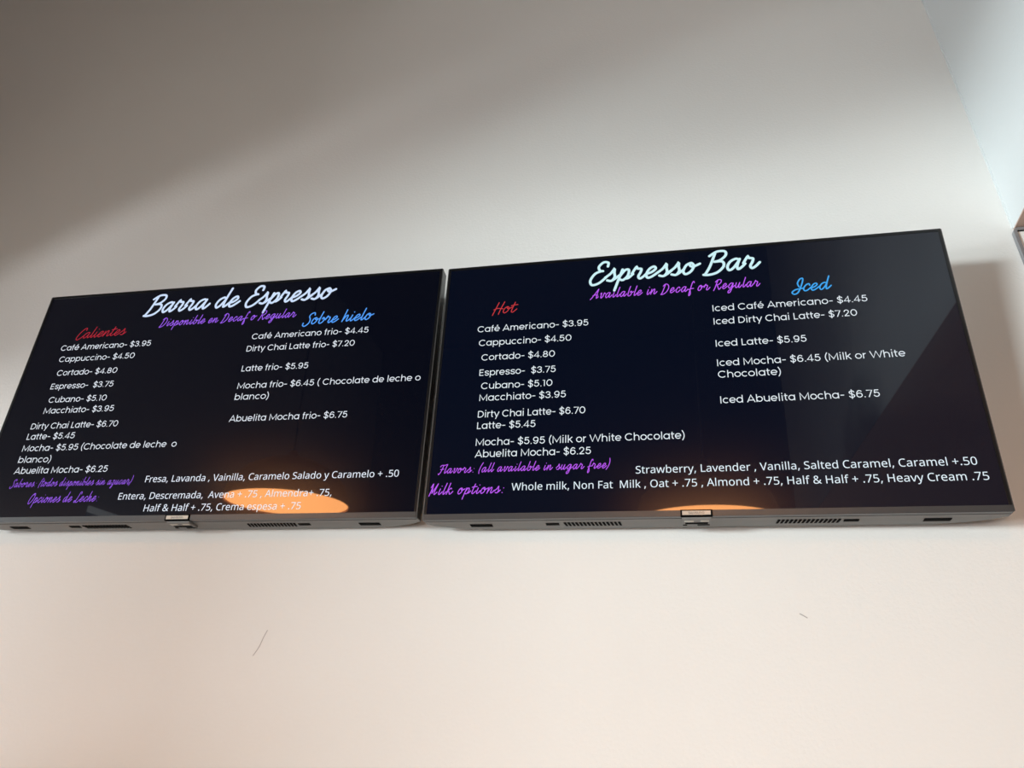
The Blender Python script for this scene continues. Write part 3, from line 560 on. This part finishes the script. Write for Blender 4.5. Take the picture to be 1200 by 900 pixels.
structure('soffit', M_SOFFIT, (BULK_X + 0.12, ROOM_R, BULK_Y, 0, SOFFIT_Z, SOFFIT_Z + 0.1), (BULK_X, BULK_X + 0.12, BULK_Y, 0, SOFFIT_Z - 0.004, SOFFIT_Z))
structure('floor', M_FLOOR, (ROOM_L - T, ROOM_R + T, ROOM_B - T, T, -0.1, 0))
structure('ground', M_FLOOR, (-9.0, ROOM_L - T, -9.0, 2.0, -0.2, -0.08))
for k, (y0, y1, hd, sl) in enumerate(WINS):
    structure('window_%d' % (k + 2), M_ALU, *[(ROOM_L - 0.10, ROOM_L - 0.05, y - 0.03, y + 0.03, sl, hd) for y in (y0 - 0.03, y1 + 0.03)],
              (ROOM_L - 0.10, ROOM_L - 0.05, y1, y0, sl, sl + 0.05))
structure('window_1', M_ALU, *[(x - 0.03, x + 0.03, ROOM_B - 0.12, ROOM_B - 0.07, 0.4, 2.6) for x in (-2.77, -0.9, 0.97)],
          (-2.8, 1.0, ROOM_B - 0.12, ROOM_B - 0.07, 0.4, 0.45), (-2.8, 1.0, ROOM_B - 0.12, ROOM_B - 0.07, 2.55, 2.6))


structure('trim_1', M_BULK, (BULK_X - 0.004, BULK_X, -0.004, 0, SOFFIT_Z, ROOM_T))

# marks on the paint below and beside the screens
def mark(name, pts, hw):
    bm = bmesh.new()
    ribbon(bm, smooth_pts(pts, 4), hw, -0.0006)
    return link(name, bm, M_SCRATCH, wall_front)


mark('scuff_mark', [(-0.944, 1.990), (-0.934, 2.010), (-0.929, 2.030), (-0.923, 2.047)], 0.0009)
mark('scuff_mark', [(0.257, 2.098), (0.264, 2.094), (0.270, 2.090)], 0.0011)
mark('scuff_mark', [(0.702, 2.945), (0.7035, 2.944)], 0.0022)

# ---------------------------------------------------------------- televisions
W, H = 1.231, 0.707


def television(side, label, cols, centre):
    u, v, n = (Vector(c) for c in cols)
    base = CAM + Vector(centre) - v * (H / 2)
    mw = Matrix(((u.x, -n.x, v.x, base.x), (u.y, -n.y, v.y, base.y), (u.z, -n.z, v.z, base.z), (0, 0, 0, 1)))
    t = thing('television', label, 'television', mw, 'menu televisions side by side on the white wall')
    hw = W / 2
    # bezel: a thin black ring round the glass, with a grey metal edge strip down each side
    boxes('bezel', M_BLACK, t, (-hw + 0.0022, hw - 0.0022, 0.0, 0.010, H - 0.008, H), (-hw + 0.0022, -hw + 0.0085, 0.0, 0.010, 0.0142, H - 0.008),
          (hw - 0.0085, hw - 0.0022, 0.0, 0.010, 0.0142, H - 0.008))
    for s in (-1, 1):
        boxes('edge_strip', M_EDGE, t, (s * hw - (0.0022 if s > 0 else 0), s * hw + (0.0022 if s < 0 else 0), 0.0004, 0.006, 0.002, H - 0.001))
        boxes('side_panel', M_BLACK, t, (s * hw - (0.004 if s > 0 else -0.0006), s * hw + (0.004 if s < 0 else -0.0006), 0.006, 0.034, 0.002, H - 0.001))
    boxes('bottom_trim', M_CHIN, t, (-hw + 0.0022, hw - 0.0022, -0.0012, 0.012, 0.0, 0.0140), bev=0.0008)
    boxes('trim_seam', M_SLOT, t, (-hw + 0.004, hw - 0.004, 0.0120, 0.0136, -0.0002, 0.0030))
    # glass
    scr = boxes('screen', M_SCREEN_L if side == 'L' else M_SCREEN_R, t, (-hw + 0.0085, hw - 0.0085, 0.0008, 0.009, 0.0142, H - 0.008))
    yt = 0.0008 - 0.0002
    for kind, text, x, z, wd in MENU[side]:
        z = z + H / 2
        bm = bmesh.new()
        if kind == 'I':
            sx = stroke_text(bm, text, SANS, x, z, wd, 0.0258, 0.040, yt)
        elif kind == 'N':
            sx = outline_text(bm, text, x, z, wd, yt)
        else:
            size = {'T': 0.078, 'P': 0.036, 'R': 0.044, 'B': 0.046}[kind]
            if text.startswith(('Sab', 'Flav')): size = 0.028
            if text.startswith(('Opc', 'Milk')): size = 0.034
            slope = {'T': 0.02, 'P': 0.006, 'R': 0.03, 'B': 0.02}[kind]
            sx = stroke_text(bm, text, SCRIPT, x, z - wd * slope / 2, wd, size, {'T': 0.044, 'B': 0.038, 'P': 0.031, 'R': 0.027}[kind] * (0.75 if text[:3] in ('Sab', 'Opc') else 1), yt, 0.30, 0.30, True, slope, 0.84 if kind == 'P' else 1.0)
        link(TEXT_NAME[kind], bm, INK[side + kind], scr)
        print('TEXT', side, kind, text[:24], round(sx, 4))
    # rear housing, narrowing towards the wall, with its flat grey underside
    D = 0.074
    ring = lambda y, ins, top, bot: [(-hw + ins, y, bot), (hw - ins, y, bot), (hw - ins, y, H - top), (-hw + ins, y, H - top)]
    loft('rear_housing', [ring(0.010, 0.001, 0.002, 0.0012), ring(0.034, 0.002, 0.004, 0.001), ring(0.050, 0.028, 0.02, 0.0), ring(0.064, 0.07, 0.06, -0.0005), ring(D, 0.135, 0.14, -0.001)], M_BACK, t)
    zb = 0.0004

    def under(name, m, x0, x1, y0, y1, sk=0.0, th=0.0012):
        """A plate on the underside, skewed by sk towards its rear edge."""
        bm = bmesh.new()
        vs = [bm.verts.new(p) for zz in (zb - th, zb + 0.0006) for p in ((x0, y0, zz), (x1, y0, zz), (x1 + sk, y1, zz), (x0 + sk, y1, zz))]
        for f in ((0, 1, 2, 3), (7, 6, 5, 4), (0, 4, 5, 1), (1, 5, 6, 2), (2, 6, 7, 3), (3, 7, 4, 0)):
            bm.faces.new([vs[i] for i in f])
        return link(name, bm, m, t)

    for s in (-1, 1):
        under('stand_socket', M_SLOT, s * 0.485 - 0.026, s * 0.485 + 0.026, 0.038, 0.054)
        under('speaker_port', M_SLOT, s * 0.318 - 0.015, s * 0.318 + 0.015, 0.037, 0.049)
        bm = bmesh.new()                                     # the row of slots of one speaker grille
        for k in range(15):
            xa = s * (0.170 + k * 0.0087)
            sk = 0.003
            vs = [bm.verts.new(p) for zz in (zb - 0.0012, zb + 0.0006) for p in ((xa, 0.034, zz), (xa + 0.0048, 0.034, zz), (xa + 0.0048 - sk * s, 0.056, zz), (xa - sk * s, 0.056, zz))]
            for f in ((0, 1, 2, 3), (7, 6, 5, 4), (0, 4, 5, 1), (1, 5, 6, 2), (2, 6, 7, 3), (3, 7, 4, 0)):
                bm.faces.new([vs[i] for i in f])
        link('speaker_grille', bm, M_SLOT, t)
    # logo tab under the middle of the trim
    plate = boxes('logo_plate', M_PLATE, t, (-0.0310, 0.0310, -0.0032, 0.004, 0.0012, 0.0128), bev=0.0012)
    bm = bmesh.new()
    stroke_text(bm, 'SAMSUNG', SANS, -0.0165, 0.0045, 0.033, 0.0066, 0.055, -0.0034)
    link('brand_lettering', bm, M_LETTER, plate)
    boxes('plate_surround', M_SLOT, t, (-0.0335, 0.0335, -0.0026, 0.004, -0.0006, 0.0142))
    sens = boxes('sensor_module', M_BACK, t, (-0.031, 0.031, 0.004, 0.046, -0.0055, 0.001), bev=0.001)
    boxes('control_button', M_SLOT, sens, (-0.024, 0.024, 0.026, 0.036, -0.0062, -0.005), (0.002, 0.028, 0.040, 0.0465, -0.0060, -0.003), (-0.029, -0.020, 0.040, 0.0465, -0.0060, -0.003))
    boxes('indicator_window', M_PLATE, sens, (-0.026, -0.006, 0.012, 0.022, -0.0059, -0.005), (0.008, 0.026, 0.012, 0.020, -0.0059, -0.005))
    # bracket between housing and wall
    off = -base.y / n.y * -1
    dep = lambda z: (-base.y + (-v.y) * z) / (-n.y) - 0.001
    for xs in (-0.24, 0.20):
        bm = bmesh.new()
        z0, z1 = 0.16, 0.54
        A = [(xs, D - 0.004, z0), (xs, D - 0.004, z1), (xs, dep(z1), z1), (xs, dep(z0), z0)]
        vs = [bm.verts.new((x + dx, y, z)) for dx in (0, 0.04) for x, y, z in A]
        for f in ((0, 1, 2, 3), (7, 6, 5, 4), (0, 4, 5, 1), (1, 5, 6, 2), (2, 6, 7, 3), (3, 7, 4, 0)):
            bm.faces.new([vs[i] for i in f])
        link('wall_bracket', bm, M_BRACKET, t)
    return t


television('L', 'left wide black television showing the Spanish coffee menu titled Barra de Espresso',
           ((0.99996, 0.0086458, 0.0021612), (-0.0013296, -0.0950551, 0.9954711), (0.0088121, -0.9954345, -0.0950398)), (-1.1871695, 1.5409582, 1.0392007))
television('R', 'right wide black television showing the English coffee menu titled Espresso Bar',
           ((0.99996, -0.0086458, -0.0021612), (0.0013088, -0.0973999, 0.9952445), (-0.0088152, -0.9952078, -0.0973847)), (0.0603703, 1.5354139, 1.0296884))

# ---------------------------------------------------------------- framed panel at the right edge, under the soffit
def rounded(x0, x1, z0, z1, r, y, k=6):
    P = []
    for cx, cz, a in ((x1 - r, z1 - r, 0), (x0 + r, z1 - r, 90), (x0 + r, z0 + r, 180), (x1 - r, z0 + r, 270)):
        P += [(cx + r * math.cos(math.radians(a + 90 * i / k)), y, cz + r * math.sin(math.radians(a + 90 * i / k))) for i in range(k + 1)]
    return P


fx0, fx1, fz0, fz1 = 0.910, 1.84, 2.41, 3.102
t = thing('wall_panel', 'white panel in a rounded grey metal frame at the right edge of the photo', 'panel', Matrix.Translation(((fx0 + fx1) / 2, 0, fz0)))
fw = (fx1 - fx0) / 2
bm = bmesh.new()
rings = [rounded(-fw, fw, 0, fz1 - fz0, 0.014, -0.001), rounded(-fw, fw, 0, fz1 - fz0, 0.014, -0.014), rounded(-fw + 0.008, fw - 0.008, 0.008, fz1 - fz0 - 0.008, 0.006, -0.014),
         rounded(-fw + 0.008, fw - 0.008, 0.008, fz1 - fz0 - 0.008, 0.006, -0.001)]
vs = [[bm.verts.new(p) for p in r] for r in rings]
for a, b in zip(vs, vs[1:] + vs[:1]):
    for i in range(len(a)):
        bm.faces.new((a[i], a[(i + 1) % len(a)], b[(i + 1) % len(a)], b[i]))
link('frame', bm, M_FRAME, t)
boxes('gasket', M_SLOT, t, *[(-fw + 0.007, fw - 0.007, -0.010, -0.002, z, z + 0.003) for z in (0.007, fz1 - fz0 - 0.010)],
      *[(x, x + 0.003, -0.010, -0.002, 0.007, fz1 - fz0 - 0.007) for x in (-fw + 0.007, fw - 0.010)])
boxes('panel', M_PANEL, t, (-fw + 0.009, fw - 0.009, -0.008, -0.001, 0.009, fz1 - fz0 - 0.009))


# ---------------------------------------------------------------- pendant lamps behind the photographer, seen mirrored in the glass
def pendant(label, x, y, z, r):
    t = thing('pendant_lamp', label, 'lamp', Matrix.Translation((x, y, z)), 'wide warm pendant lamps')
    prof = [(r, 0.0), (r * 0.99, 0.03), (r * 0.90, 0.12), (r * 0.70, 0.20), (r * 0.40, 0.26), (r * 0.12, 0.29), (0.02, 0.33)]
    lathe('shade', prof + [(max(0.012, a - 0.006), b - 0.006) for a, b in prof[::-1]], M_SHADE, t)
    bm = bmesh.new()
    bmesh.ops.create_circle(bm, cap_ends=True, segments=64, radius=r * 0.975)
    g = bmesh.ops.extrude_face_region(bm, geom=bm.faces[:])
    for q in g['geom']:
        if isinstance(q, bmesh.types.BMVert):
            q.co.z += 0.004
    for q in bm.verts:
        q.co.z += 0.004
    link('diffuser', bm, M_LAMP, t)
    lathe('cord', [(0.0, 0.32), (0.006, 0.32), (0.006, ROOM_T - z - 0.03), (0.0, ROOM_T - z - 0.03)], M_CORD, t, 10)
    lathe('ceiling_rose', [(0.0, ROOM_T - z - 0.04), (0.05, ROOM_T - z - 0.04), (0.06, ROOM_T - z), (0.0, ROOM_T - z)], M_CORD, t, 24)


pendant('warm orange pendant lamp mirrored at the bottom of the left screen', -2.25, -2.70, 2.97, 0.38)
pendant('warm orange pendant lamp mirrored at the bottom of the right screen', 0.16, -2.60, 2.80, 0.38)
